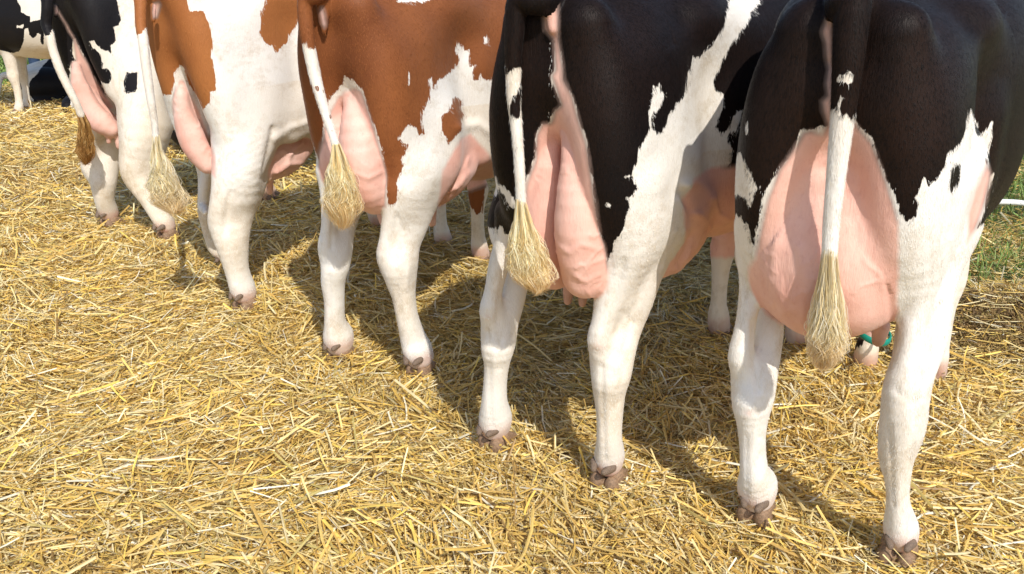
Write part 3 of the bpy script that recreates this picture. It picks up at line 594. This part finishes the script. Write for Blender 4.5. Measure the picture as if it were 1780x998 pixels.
COWS.append(dict(frame=Frame(-1.24, 3.66, 31, .03), cx=-.05, w=.92, wl=.66, ry=.09, vox=.0070, mpp=.0027, seed=22, fur=60000, furcol=(.36, .14, .045), mat=M_RED2, group=G, cream=.0, vein=1.8,
    label='mostly white cow with ginger patches on rump and flank, creamy wavy tail switch',
    legs=[[(428,533,0,21),(423,505,-.01,19),(412,470,-.03,17),(404,430,-.04,24),(401,395,-.03,30),(408,360,.02,32),(418,325,.07,37),(425,285,.12,41),(430,240,.15,48)],
          [(405,500,.33,17),(392,465,.31,14),(378,430,.29,13),(366,395,.27,14),(359,365,.25,13),(361,335,.29,14),(366,300,.33,19),(370,260,.34,26)]],
    tendons=[[(379,374,-.12,15),(385,340,-.11,14),(393,305,-.08,18),(402,265,-.02,25),(410,215,.06,30)],
             [(353,357,.22,8),(356,325,.22,8),(362,290,.25,12)]],
    bulk=[[(412,335,-.01,28),(420,285,.02,38),(428,230,.08,40),(430,160,.14,42),(426,80,.18,42),(420,0,.22,40)],[(370,260,.34,24),(374,200,.28,32),(372,120,.2,40)]],
    fore=[(660,395,-1),(700,412,1)], fz=.05,
    udder=[([(311,132,-.05,3),(314,155,-.10,9),(317,190,-.10,15),(329,230,-.08,22),(344,262,-.06,21),(360,286,-.04,16)], .008),([(322,160,-.02,10),(332,220,.0,20),(350,265,.02,18)], .01),([(448,280,.2,40),(490,264,.36,40),(520,254,.45,26)], .012)],
    teats=[[(469,312,.3,7),(469,334,.3,5)]],
    tail=[(244,0,-.30,11),(245,47,-.33,9.5),(249,70,-.34,9),(253,108,-.345,8.5),(262,172,-.34,7.5),(269,215,-.33,6),(271,248,-.325,6)],
    switch=dict(n=2989, wd=0.00115, wave=.02, cols=HAIR_W, pts=[(271,235,-.325,6),(273,262,-.32,9),(279,292,-.31,16),(287,325,-.30,21),(294,350,-.29,22),(306,366,-.28,8)]),
    vulva=[[(266,10,-.235,7),(266,35,-.24,6)]],
    dark=[[(100,-200),(325,-200)] + XC2([(755,0),(770,45),(820,45),(845,100),(858,180),(850,230),(862,262),(870,300),(875,365),(850,370),(850,410),(820,445),(800,400),(770,350),(750,310),(740,270),(725,262),(712,290),(700,300),(705,330),(695,385)]) + [(100,165)],
          [(455,-50)] + XC2b([(430,0),(415,40),(420,70),(410,100),(430,135),(450,142),(465,165),(475,150),(500,130),(505,105),(520,90)]) + [(545,-50)]],
    white=[], island=[],
    skin=[XC2([(725,320),(745,325),(765,380),(800,440),(830,520),(868,640),(870,720),(780,640),(705,470),(700,380)]),
          XC2([(615,10),(640,5),(650,20),(635,75),(615,80),(608,50)])],
    tail_dark=[[(200,-200),(300,-200),(300,56),(259,55),(252,46),(246,58),(239,60),(200,60)]],
    folds=[([(470,275),(490,262),(505,268),(525,250)],3,.006,'u'),([(480,300),(500,285),(525,285)],3,.006,'u'),([(505,268),(500,290),(480,300)],3,.005,'u')]
        + [([(395 + i * 3, 262 + i * 13), (425, 252 + i * 12), (455, 236 + i * 13)], 3.2, .0013, 'b') for i in range(8)]
        + [([(392,400),(394,370),(400,335)],4,-.005,'b'),([(395,430),(408,490)],3,-.003,'b'),([(475,224),(467,264),(458,314)],4,-.01,'b'),([(478,241),(505,222),(534,213)],5,.008,'b')]))

COWS.append(dict(frame=Frame(-2.1, 4.7, 31, .07), cx=-.125, w=1.0, wl=.85, ry=.09, vox=.0085, mpp=.0032, seed=11, fur=40000, furcol=(.006, .0055, .006), mat=M_BW1, group=G, cream=.35, vein=1.8,
    label='far black and white cow of the row, one square black spot on white thigh',
    legs=[[(194,398,0,15),(187,375,-.02,13),(182,345,-.03,14),(180,315,-.03,19),(180,290,-.01,22),(185,262,.03,25),(190,230,.07,28)],
          [(290,402,0,16),(277,375,-.02,13),(263,348,-.03,15),(249,315,-.03,23),(247,285,0,27),(252,255,.04,30),(258,220,.08,35)]],
    tendons=[[(155,290,-.10,12),(157,255,-.10,13),(162,225,-.09,18)],
             [(228,300,-.11,12),(230,275,-.1,12),(236,245,-.05,17),(240,200,.04,20)]],
    bulk=[[(245,270,-.02,24),(250,230,.0,32),(248,180,.04,38),(246,120,.08,38),(244,50,.14,36)],[(190,230,.08,26),(180,180,.09,30),(168,110,.09,40)]],
    fore=[(430,335,-1),(470,345,1)], fz=.08,
    udder=[([(131,104,-.08,3),(134,124,-.12,9),(141,155,-.12,15),(156,190,-.10,20),(176,212,-.08,20),(192,224,-.05,16)], .008),([(142,130,-.05,7),(158,180,-.04,18),(180,205,-.02,18),(196,220,.0,16)], .01),([(276,205,.2,28),(298,200,.32,26),(318,195,.4,22)], .015)],
    teats=[[(189,233,-.06,6),(189,247,-.06,4.5)],[(205,238,-.02,6),(206,255,-.02,5)]],
    tail=[(82,0,-.30,10),(80,43,-.32,9),(87,62,-.33,7.5),(92,86,-.33,7.5),(104,121,-.32,7.5),(120,155,-.30,7),(132,178,-.28,6.5),(141,200,-.26,6.5)],
    switch=dict(n=2070, wd=0.00130, wave=.012, cols=HAIR_G, pts=[(139,195,-.26,6),(146,215,-.25,9),(148,240,-.24,11),(149,262,-.23,11),(150,282,-.22,4)]),
    vulva=[[(96,10,-.235,6),(96,28,-.24,5)]],
    dark=[[(-100,-200),(203,-200)] + XC1([(920,0),(935,50),(940,90),(958,150),(935,200),(895,215),(912,260),(910,330),(870,355),(875,425),(850,400),(830,405),(790,375),(750,340),(735,325),(708,325),(725,370),(760,400),(790,430),(800,450),(812,500),(805,545),(840,535),(870,560),(882,610),(860,655),(830,660),(800,645),(800,680),(820,710),(828,750),(800,720),(770,660),(730,580),(690,500),(640,410),(590,300),(575,310),(570,380),(580,440),(590,480),(575,480),(560,520),(540,550),(555,570)]) + [(100,200),(-100,200)]],
    white=[XC1([(540,540),(570,480),(585,490),(580,550),(550,570)])],
    island=[XC1([(1000,565),(1020,572),(1045,566),(1080,575),(1083,640),(1087,700),(1060,730),(1030,728),(1000,738),(985,720),(985,690),(976,650),(990,610)])],
    skin=[XC1([(425,35),(450,55),(490,120),(550,220),(600,310),(650,420),(700,500),(740,590),(830,750),(900,850),(700,900),(560,700),(565,600),(600,480),(590,420),(575,310),(540,260),(500,180),(460,120),(425,120)])],
    tail_dark=[[(-20,-200),(110,-200),(110,50),(90,52),(87,60),(80,63),(76,58),(-20,60)]],
    folds=[([(150,150),(165,180),(185,200)],3,.004,'u'),([(165,160),(175,175),(195,200)],3,.004,'u')]))
for c in COWS: build_cow(c)

# ------------------------------------------------------------------ ground and bedding
def snoise(x, y, seed, sc, oct=3):
    r = np.random.default_rng(seed); o = np.zeros_like(x, dtype=float)
    for k in range(oct * 5):
        a = r.uniform(0, 6.28); f = sc * 2 ** (k // 5) * r.uniform(.7, 1.3); ph = r.uniform(0, 6.28)
        o += np.sin((x * math.cos(a) + y * math.sin(a)) * f + ph) / 2 ** (k // 5)
    return o / 4.5
def sm01(a, lo, hi): t = np.clip((a - lo) / (hi - lo), 0, 1); return t * t * (3 - 2 * t)
def heap(x, y): return np.exp(-(((x - 2.15) / .55) ** 2 + ((y - 3.45) / .42) ** 2))
def gh(x, y):
    return .022 * snoise(x, y, 3, 4.2) + .013 * snoise(x, y, 4, 13., 2) + .06 * sm01(y, 3.0, 4.6) * sm01(-x, -.2, 1.2) * (1 - sm01(y, 12, 16)) + .13 * heap(x, y)
def grass_mask(x, y):
    g = sm01(x - .10 * (y - 5) + .35 * snoise(x, y, 9, 1.8), 1.75, 2.2) * sm01(y, 3.6, 4.2) * .97
    g = g * (.45 + .55 * sm01(snoise(x, y, 10, 2.6), -.3, .5))
    return np.clip(np.maximum(g, sm01(y + .5 * snoise(x, y, 12, .8), 10.8, 11.6)), 0, 1)
gx = np.concatenate([-np.geomspace(150, 9, 14), np.arange(-8.5, 6.51, .07), np.geomspace(7, 150, 14)])
gy = np.concatenate([-np.geomspace(40, 1, 8), np.arange(-.5, 12.01, .07), np.geomspace(12.5, 300, 18)])
GX, GY = np.meshgrid(gx, gy, indexing='ij'); GZ = gh(GX, GY) * (np.abs(GX) < 12) * (GY < 20) - .012
ni, nj = GX.shape; ii, jj = np.meshgrid(np.arange(ni - 1), np.arange(nj - 1), indexing='ij'); q0 = (ii * nj + jj).ravel()
t = NT('ground_litter'); gm = t.attr('grass').outputs['Fac']; v1 = t.mapping((1, 1, 1))
n1 = t.noise(55, 5, .7, v1); n2 = t.noise(7, 4, .6, v1); n3 = t.noise(160, 3, .7, t.mapping((1, .25, 1)))
ca = t.mix(t.ramp(n3, .35, .7), (.30, .19, .06), (.58, .42, .17)); ca = t.mix(t.ramp(n1, .4, .7), ca, (.38, .25, .085))
cg = t.mix(t.ramp(n1, .35, .65), (.035, .075, .012), (.10, .17, .03)); cg = t.mix(t.ramp(n2, .5, .7), cg, (.20, .18, .07))
t.set(Base_Color=t.mix(t.ramp(t.math('ADD', gm, t.math('MULTIPLY', t.math('SUBTRACT', n2, .5), .6)), .35, .6), ca, cg), Roughness=.85, Normal=t.bump(n1, .8, .02))
gnd = mesh_obj('ground', np.stack([GX.ravel(), GY.ravel(), GZ.ravel()], 1), np.stack([q0, q0 + nj, q0 + nj + 1, q0 + 1], 1), t.m, attrs=dict(grass=grass_mask(GX.ravel(), GY.ravel())))
gnd['kind'] = 'structure'

def blades(x, y, z, L, W, yaw, pit, bend, roll, col, K=4, fold=.35):
    """strips with a shallow V section: flattened straw stalks, chaff, grass"""
    n = len(x); s = np.linspace(-.5, .5, K)
    ang = bend[:, None] * s[None]                                        # arc in plan
    dx = np.cos(yaw[:, None] + ang); dy = np.sin(yaw[:, None] + ang)
    st = L[:, None] / (K - 1)
    cxp = np.cumsum(dx * st, 1); cyp = np.cumsum(dy * st, 1); cxp -= cxp.mean(1, keepdims=True); cyp -= cyp.mean(1, keepdims=True)
    X = x[:, None] + cxp * np.cos(pit)[:, None]; Y = y[:, None] + cyp * np.cos(pit)[:, None]; Z = z[:, None] + s[None] * L[:, None] * np.sin(pit)[:, None]
    Wd = W[:, None] * np.ones(K)[None]
    sx = -dy; sy = dx; cr = np.cos(roll)[:, None]; sr = np.sin(roll)[:, None]
    A = np.stack([X - sx * Wd * cr, Y - sy * Wd * cr, Z - Wd * sr], -1)
    B = np.stack([X, Y, Z + Wd * fold], -1)
    Cc = np.stack([X + sx * Wd * cr, Y + sy * Wd * cr, Z + Wd * sr], -1)
    V = np.stack([A, B, Cc], 2).reshape(-1, 3)
    i = np.arange(n)[:, None] * K * 3 + np.arange(K - 1)[None] * 3
    Fc = np.concatenate([np.stack([i + k, i + k + 1, i + k + 4, i + k + 3], -1).reshape(-1, 4) for k in (0, 1)])
    tone = 1 + .10 * np.sin(s * 9)[None, :, None, None] * 1.0
    C = (col[:, None, None] * tone * np.ones((1, K, 3, 1)))
    C = C.reshape(-1, 3)
    return V, Fc, np.clip(C, 0, 1)
def straw_material(name, rough=.42):
    t = NT(name); c = t.attr('tint').outputs['Color']
    n = t.noise(220, 2, .6)
    c2 = t.mix(t.ramp(n, .35, .75, 0, .35), c, (.36, .22, .07))
    t.set(Base_Color=c2, Roughness=rough); t.b.inputs['Specular IOR Level'].default_value = .45
    tr = t.n('BsdfTranslucent'); t.put(tr.inputs[0], c2); mx = t.n('MixShader'); mx.inputs[0].default_value = .18
    t.t.links.new(t.b.outputs[0], mx.inputs[1]); t.t.links.new(tr.outputs[0], mx.inputs[2]); t.t.links.new(mx.outputs[0], t.t.nodes['Material Output'].inputs[0])
    return t.m
M_STRAW = straw_material('straw'); M_CHAFF = straw_material('chaff', .75); M_GRASS = straw_material('grass_blades', .5)
PAL = np.array([(.90, .72, .33), (.87, .62, .19), (.81, .53, .12), (.64, .41, .11), (.56, .46, .16), (.94, .81, .47), (.95, .90, .70), (.32, .19, .06), (.93, .68, .15)])
PW = np.array([.20, .20, .15, .10, .07, .13, .04, .04, .07]); PW = PW / PW.sum()
def scatter(n, seed, y0, y1, pw, spread=1.12, pad=.5):
    r = np.random.default_rng(seed); u = r.uniform(0, 1, n)
    a = 2 - pw                                                            # area grows with y, density falls as y**-pw
    y = (y0 ** a + u * (y1 ** a - y0 ** a)) ** (1 / a)
    x = r.uniform(-1, 1, n) * (y * .66 * spread + pad)
    return x, y, r
def straw_layer(n, seed, y0, y1, pw, lmin, lmax, wmin, wmax, lift, tilt, name, pal_shift=1.0):
    x, y, r = scatter(n, seed, y0, y1, pw)
    g = grass_mask(x, y); hp = heap(x, y)
    keep = (r.uniform(size=n) > g * .86) & (r.uniform(size=n) > np.clip(hp * 1.7 - .45, 0, .8)) & (y < 11.6)
    x, y = x[keep], y[keep]; n = len(x)
    fs = np.maximum(1, y / 3.4) ** .75
    L = np.exp(r.uniform(math.log(lmin), math.log(lmax), n)) * fs ** .3; W = r.uniform(wmin, wmax, n) * fs
    clump = snoise(x, y, 21, 3.2, 2) * 2.6
    yaw = np.where(r.uniform(size=n) < .45, clump + r.normal(0, .45, n), r.uniform(0, 6.283, n))
    pit = r.normal(0, tilt, n); st = r.uniform(size=n) < .035; pit = np.where(st, r.normal(0, .6, n), pit)
    z = gh(x, y) + r.uniform(0, 1, n) ** 1.4 * lift + np.abs(np.sin(pit)) * L * .3
    pi = r.choice(len(PAL), n, p=PW); col = PAL[pi] * r.uniform(.78, 1.12, (n, 1))
    dk = sm01(snoise(x, y, 31, 1.7), -.2, .9)[:, None] * .25; col = col * (1 - dk) + np.array([.42, .28, .10]) * dk
    # trampled, duller and greener bedding among and behind the cows
    tr = (sm01(y - .55 * x, 1.9, 3.6) * .72 * sm01(x, -1.2, .6))[:, None]; col = col * (1 - tr) + col * np.array([.62, .60, .46]) * tr
    V, Fc, C = blades(x, y, z, L, W, yaw, pit, r.normal(0, .35, n), r.uniform(-.9, .9, n), col)
    return V, Fc, C
def join(parts):
    V = []; Fq = []; Cq = []; o = 0
    for a, b, c in parts: V.append(a); Fq.append(b + o); Cq.append(c); o += len(a)
    return np.concatenate(V), np.concatenate(Fq), np.concatenate(Cq)
Vs, Fs_, Cs = join([straw_layer(120000, 6, 1.25, 5.4, .5, .010, .045, .0007, .0019, .028, .35, 'e'),
                    straw_layer(105000, 1, 1.25, 5.2, .4, .025, .085, .0009, .0021, .022, .16, 'a'),
                    straw_layer(80000, 2, 1.25, 5.2, .4, .045, .15, .0012, .0033, .034, .20, 'b'),
                    straw_layer(7000, 3, 1.25, 6.0, .5, .10, .24, .0020, .0046, .045, .18, 'c'),
                    straw_layer(95000, 4, 5.0, 11.8, 1.0, .04, .16, .0016, .0032, .045, .22, 'd')])
def around_feet(n, seed):
    r = np.random.default_rng(seed); F_ = []
    for c in COWS:
        for ch in c['legs']:
            p, m = c['frame'].at(*ch[0][:3]); F_.append(c['frame'].o + p[0] * c['frame'].R + (p[1] + .02) * c['frame'].F)
    F_ = np.array(F_); k = r.integers(0, len(F_), n); a = r.uniform(0, 6.28, n); d = r.uniform(.045, .15, n)
    x = F_[k, 0] + d * np.cos(a); y = F_[k, 1] + d * np.sin(a)
    L = r.uniform(.03, .11, n); W = r.uniform(.0012, .0032, n); col = PAL[r.choice(len(PAL), n, p=PW)] * r.uniform(.75, 1.1, (n, 1))
    return blades(x, y, gh(x, y) + r.uniform(0, .05, n) * (1.25 - d / .15), L, W, a + np.pi / 2 + r.normal(0, .7, n), r.normal(0, .3, n), r.normal(0, .5, n), r.uniform(-.9, .9, n), col)
Vs, Fs_, Cs = join([(Vs, Fs_, Cs), around_feet(5200, 77)])
sb = mesh_obj('straw_bedding', Vs, Fs_, M_STRAW, smooth=False, cols=Cs)
tag(sb, 'loose golden straw bedding strewn deep over the ground under the cows', 'straw', kind='stuff')

def heap_bits(n, seed):
    r = np.random.default_rng(seed); x = 2.15 + r.normal(0, .42, n); y = 3.45 + r.normal(0, .32, n)
    L = np.exp(r.uniform(math.log(.006), math.log(.035), n)); W = r.uniform(.0012, .004, n)
    P2 = np.array([(.20, .12, .04), (.30, .19, .07), (.12, .07, .03), (.42, .29, .12), (.09, .055, .025), (.26, .2, .06)])
    col = P2[r.integers(0, 6, n)] * r.uniform(.7, 1.2, (n, 1))
    return blades(x, y, gh(x, y) + r.uniform(0, .02, n), L, W, r.uniform(0, 6.28, n), r.normal(0, .5, n), r.normal(0, .3, n), r.uniform(-1, 1, n), col, K=2)
Vc, Fc_, Cc_ = heap_bits(30000, 5)
tag(mesh_obj('chaff_heap', Vc, Fc_, M_CHAFF, smooth=False, cols=Cc_), 'heap of dark chopped chaff beside the nearest cow', 'chaff', kind='stuff')

def grass(n, seed):
    r = np.random.default_rng(seed); x = r.uniform(1.4, 9, n); y = r.uniform(3.5, 15, n) ; 
    far = r.uniform(size=n) < .25; x = np.where(far, r.uniform(-9, 9, n), x); y = np.where(far, r.uniform(10.8, 15, n), y)
    k = r.uniform(size=n) < grass_mask(x, y) * (.4 + .6 * sm01(snoise(x, y, 41, 6), -.4, .5)); x, y = x[k], y[k]; n = len(x)
    yaw = r.uniform(0, 6.28, n); pit = r.uniform(.5, 1.3, n); L = r.uniform(.04, .13, n); W = r.uniform(.0015, .0032, n) * np.maximum(1, y / 5)
    col = np.array([(.09, .20, .03), (.16, .30, .05), (.07, .15, .02), (.24, .34, .09)])[r.integers(0, 4, n)] * r.uniform(.8, 1.25, (n, 1))
    return blades(x, y, gh(x, y) * (y < 20) + L * .4, L, W, yaw, pit, r.normal(0, .3, n), r.uniform(-1, 1, n), col, K=4)
Vg, Fg, Cg = grass(170000, 8)
tag(mesh_obj('grass', Vg, Fg, M_GRASS, smooth=False, cols=Cg), 'short green grass growing through thin straw at the field edge', 'grass', kind='stuff')

# ------------------------------------------------------------------ cattle, person and small things behind the row
def simple_body(s, fr, vox, polys, white, mat, label, group, island=(), skin=()):
    V, Fc = s.mesh(vox); V = relax(V, Fc, 2); N = vnormals(V, Fc); pix, m = fr.pix(V)
    B = lambda P_, b: np.max([poly_sd(pix, p) for p in P_] + [np.full(len(V), b)], 0)
    dark = B(polys, -400.)
    for p in white: dark = np.minimum(dark, -poly_sd(pix, p))
    for p in island: dark = np.maximum(dark, poly_sd(pix, p))
    z = V[:, 2]; o = np.zeros(len(V))
    r = np.random.default_rng(3); kk = r.normal(0, 12, (10, 3)); V = V + N * (.003 * np.sin(V @ kk.T).sum(1) / 2.4)[:, None]
    ob = mesh_obj('body', V, Fc, mat, attrs=dict(dark=dark * .0065, skin=B(list(skin), -400.) * .0065, dirt=np.clip((.1 - z) / .1, 0, 1) * .6, pinkfoot=o, cream=o + .3))
    root = bpy.data.objects.new('cow', None); COL.objects.link(root); root.location = fr.o; root.rotation_euler = (0, 0, -fr.h); ob.parent = root
    tag(root, label, 'cow', group); return root
# standing cow, side on
fr0 = Frame(-3.78, 9.0, -82, .02); s = SDF(); torso(s, 0, 1, bx=0, bw=1); head_parts(s)
for sx in (-1, 1):
    foreleg(s, (sx * .13, 1.42 + sx * .05, 0), 0, sx)
    s.curve([(sx * .17, 0, .03, .05), (sx * .17, -.02, .12, .045), (sx * .17, -.05, .3, .035), (sx * .17, -.06, .46, .055), (sx * .17, .02, .6, .055), (sx * .18, .12, .78, .09)], .04, ys=1.3)
    s.curve([(sx * .17, -.11, .52, .035), (sx * .17, -.1, .65, .03), (sx * .17, -.09, .8, .05)], .04)
s.curve([(0, -.02, 1.475, .055), (0, -.2, 1.47, .045), (0, -.27, 1.2, .03), (0, -.28, .8, .02)], .012, 'tail')
s.ell((0, .2, .72), (.17, .26, .17), .02, 'udder')
r0 = simple_body(s, fr0, .012, [[(-400, -300), (29, -300)] + XC1([(133, 0), (145, 30), (165, 60), (165, 95), (210, 120), (240, 130), (235, 180), (230, 215), (195, 230), (185, 330), (165, 380), (150, 405), (100, 420), (40, 405), (0, 395)]) + [(-400, 87)],
        XC1([(245, 170), (300, 158), (330, 155), (345, 200), (345, 355), (325, 345), (320, 310), (325, 270), (300, 260), (280, 290), (258, 302), (230, 270), (225, 215)])], [XC1([(127, 195), (150, 205), (185, 192), (182, 225), (160, 218), (135, 222)])],
    M_BW1, 'black and white cow standing side on behind the row, white foreleg showing', 'cattle behind the row')
Vh, Fh, Ch = hair_strands([(0, -.28, .82, .02), (0, -.28, .65, .06), (0, -.28, .45, .05)], 300, 2, cols=HAIR_Y, wd=.003)
mesh_obj('tail_switch', Vh, Fh, M_SWITCH, r0, smooth=False, cols=Ch)
for sx in (-1, 1):
    for yy in (1.42 + sx * .05, .0):
        h = HOOF[0].copy(); COL.objects.link(h); h.name = 'hoof'; h.parent = r0; h.location = (sx * (.13 if yy > .5 else .17), yy, 0); h.scale = (1.05,) * 3
def lying(fr, flip=1):
    s = SDF()
    s.ell((0, .25, .35), (.40, .56, .35), .08); s.ell((0, -.45, .21), (.30, .42, .21), .1); s.ell((0, .6, .40), (.27, .38, .36), .1)
    s.rc((0, -.75, .30), (0, .2, .64), .05, .06, .12)
    s.ell((flip * .28, -.45, .22), (.20, .32, .20), .06)                      # folded thigh
    s.curve([(flip * .34, -.25, .12, .09), (flip * .42, -.5, .07, .06), (flip * .46, -.15, .045, .045), (flip * .46, .02, .04, .05)], .03)
    s.curve([(flip * .2, .75, .14, .09), (flip * .24, 1.0, .08, .06), (flip * .22, .8, .04, .045)], .04)
    s.rc((0, .8, .55), (0, 1.15, .85), .20, .12, .12); s.rc((0, 1.15, .9), (0, 1.45, .72), .11, .07, .06); s.rc((0, 1.42, .73), (0, 1.5, .66), .07, .06, .03)
    for sx in (-1, 1): s.rc((sx * .09, 1.12, .95), (sx * .24, 1.1, .93), .03, .04, .02, ys=.4)
    s.curve([(0, -.85, .30, .05), (.02, -.95, .3, .035), (.1, -.98, .15, .025), (.3, -1.0, .04, .02)], .02, 'tail')
    return s
fr1 = Frame(-4.85, 10.2, 78, .03); s = lying(fr1, 1)
s.curve([(.40, .02, .10, .07), (.75, -.02, .12, .075), (1.02, -.04, .10, .07), (1.1, -.04, .06, .05)], .04)
simple_body(s, fr1, .014, [[(-200, 60)] + [(60, 60)] + XC1([(500, 300), (380, 480), (310, 550), (290, 590), (250, 620), (232, 660), (228, 740), (262, 780), (265, 800)]) + [(80, 200), (300, 240), (700, 240), (700, -100)]], [[(-200, -100), (60, 60), (84, 100)] + XC1([(380, 480), (310, 550), (290, 590), (250, 620), (232, 660), (228, 740), (262, 780), (240, 830)]) + [(-200, 220)], [(124, 165), (132, 172), (143, 195), (143, 215), (120, 215), (122, 190)]],
    M_BW1, 'black cow with white shoulder lying on the straw below the standing cow', 'cattle behind the row', island=[XC1([(130, 600), (190, 590), (207, 610), (200, 660), (180, 700), (140, 725), (110, 730), (92, 700), (95, 660)])])
fr2 = Frame(-2.05, 7.35, 82, .04); s = lying(fr2, 1)
simple_body(s, fr2, .014, [[(-500, -500), (3000, -500), (3000, 1500), (-500, 1500)]], [], M_BW1, 'all black lying cow, a sliver of its rump showing behind the ginger-patched cow', 'cattle behind the row')

# person behind the lying cow
def cloth(name, c, rough=.8):
    t = NT(name); t.set(Base_Color=t.mix(t.ramp(t.noise(30, 4, .6), .3, .7), c, tuple(k * .6 for k in c)), Roughness=rough, Normal=t.bump(t.noise(40, 3), .4, .01)); return t.m
frp = Frame(-6.45, 12.2, 170); root = bpy.data.objects.new('person', None); COL.objects.link(root); root.location = frp.o; root.rotation_euler = (0, 0, -frp.h)
tag(root, 'person in navy trousers with a lime stripe, legs glimpsed below the standing cow', 'person')
def pm(name, s, vox, mat, par=root):
    V, Fc = s.mesh(vox); return mesh_obj(name, relax(V, Fc, 2), Fc, mat, par)
s = SDF()
for sx in (-1, 1):
    s.curve([(sx * .11, 0, .08, .05), (sx * .11, -.01, .28, .055), (sx * .105, .01, .5, .06), (sx * .1, .0, .88, .09)], .03)
    s.curve([(sx * .19, 0, 1.42, .06), (sx * .25, -.02, 1.15, .045), (sx * .24, .1, .92, .035), (sx * .235, .16, .86, .038)], .03)
    for k in range(5): s.rc((sx * .235 + (k - 2) * .016, .17, .85), (sx * .235 + (k - 2) * .018, .205, .775 + abs(k - 2) * .008), .011, .008, .006)
s.ell((0, 0, 1.0), (.17, .12, .16), .05); s.ell((0, 0, 1.25), (.19, .12, .25), .06); s.rc((0, 0, 1.45), (0, .02, 1.58), .06, .055, .04); s.ell((0, .02, 1.68), (.078, .10, .12), .03)
s.rc((0, .11, 1.67), (0, .13, 1.65), .014, .014, .01)
t = NT('skin'); t.set(Base_Color=(.55, .33, .24), Roughness=.6); pm('body', s, .012, t.m)
s = SDF()
for sx in (-1, 1): s.curve([(sx * .11, 0, .1, .065), (sx * .11, -.01, .3, .072), (sx * .105, .01, .55, .08), (sx * .1, 0, .9, .105)], .03)
s.ell((0, 0, .98), (.185, .135, .12), .05); tr = pm('trousers', s, .012, cloth('navy_cloth', (.03, .06, .13)))
for sx in (-1, 1):
    s = SDF(); s.rc((sx * .11, -.008, .42), (sx * .109, -.006, .47), .083, .084, .01); pm('reflective_stripe', s, .012, cloth('lime_tape', (.55, .75, .05)), tr)
s = SDF(); s.ell((0, 0, 1.28), (.215, .145, .28), .05)
for sx in (-1, 1): s.curve([(sx * .19, 0, 1.44, .075), (sx * .255, -.02, 1.15, .06), (sx * .24, .09, .94, .05)], .04)
pm('jacket', s, .012, cloth('teal_cloth', (.03, .12, .13)))
s = SDF(); s.ell((0, -.005, 1.72), (.088, .108, .10), .03); pm('hair', s, .01, cloth('dark_hair', (.05, .03, .02)))
for sx in (-1, 1): s = SDF(); s.rc((sx * .11, -.04, .06), (sx * .115, .14, .045), .055, .042, .02); pm('boot', s, .01, cloth('green_rubber', (.03, .06, .03), .4))

# pale hose and green leg band by the nearest cow
s = SDF(); fw_ = Frame(0, 0, 0)
hp_ = [(1735, 351), (1765, 352), (1800, 356), (1860, 358), (1940, 352)]
pts = [tuple(fw_.at(a, b, 5.35)[0]) + (.019,) for a, b in hp_]; s.curve(pts, .02)
V, Fc = s.mesh(.008); t = NT('white_plastic'); t.set(Base_Color=t.mix(t.ramp(t.noise(30, 3), .4, .7), (.78, .77, .74), (.6, .57, .5)), Roughness=.4)
tag(mesh_obj('hose', V, Fc, t.m), 'thick white hose crossing the grass beside the nearest cow', 'hose')
c5 = bpy.data.objects['cow']; f5 = COWS[0]['frame']
pc, m = f5.at(1519, 578, 1.02)
ang = np.linspace(0, 2 * np.pi, 33); K = 8; V = []; Fq = []
for i, a in enumerate(ang[:-1]):
    R = .058
    cc = pc + np.array([R * math.cos(a), R * math.sin(a), -.018 * math.cos(a * 1 + .6)])
    for k in range(K):
        b = 2 * np.pi * k / K; V.append(cc + np.array([math.cos(a) * .005 * math.cos(b), math.sin(a) * .005 * math.cos(b), .013 * math.sin(b)]))
        Fq.append((i * K + k, ((i + 1) % 32) * K + k, ((i + 1) % 32) * K + (k + 1) % K, i * K + (k + 1) % K))
t = NT('green_band'); t.set(Base_Color=(.0, .22, .16), Roughness=.45)
lb = mesh_obj('leg_band', V, Fq, t.m, c5); lb['label'] = 'green band around the foreleg'
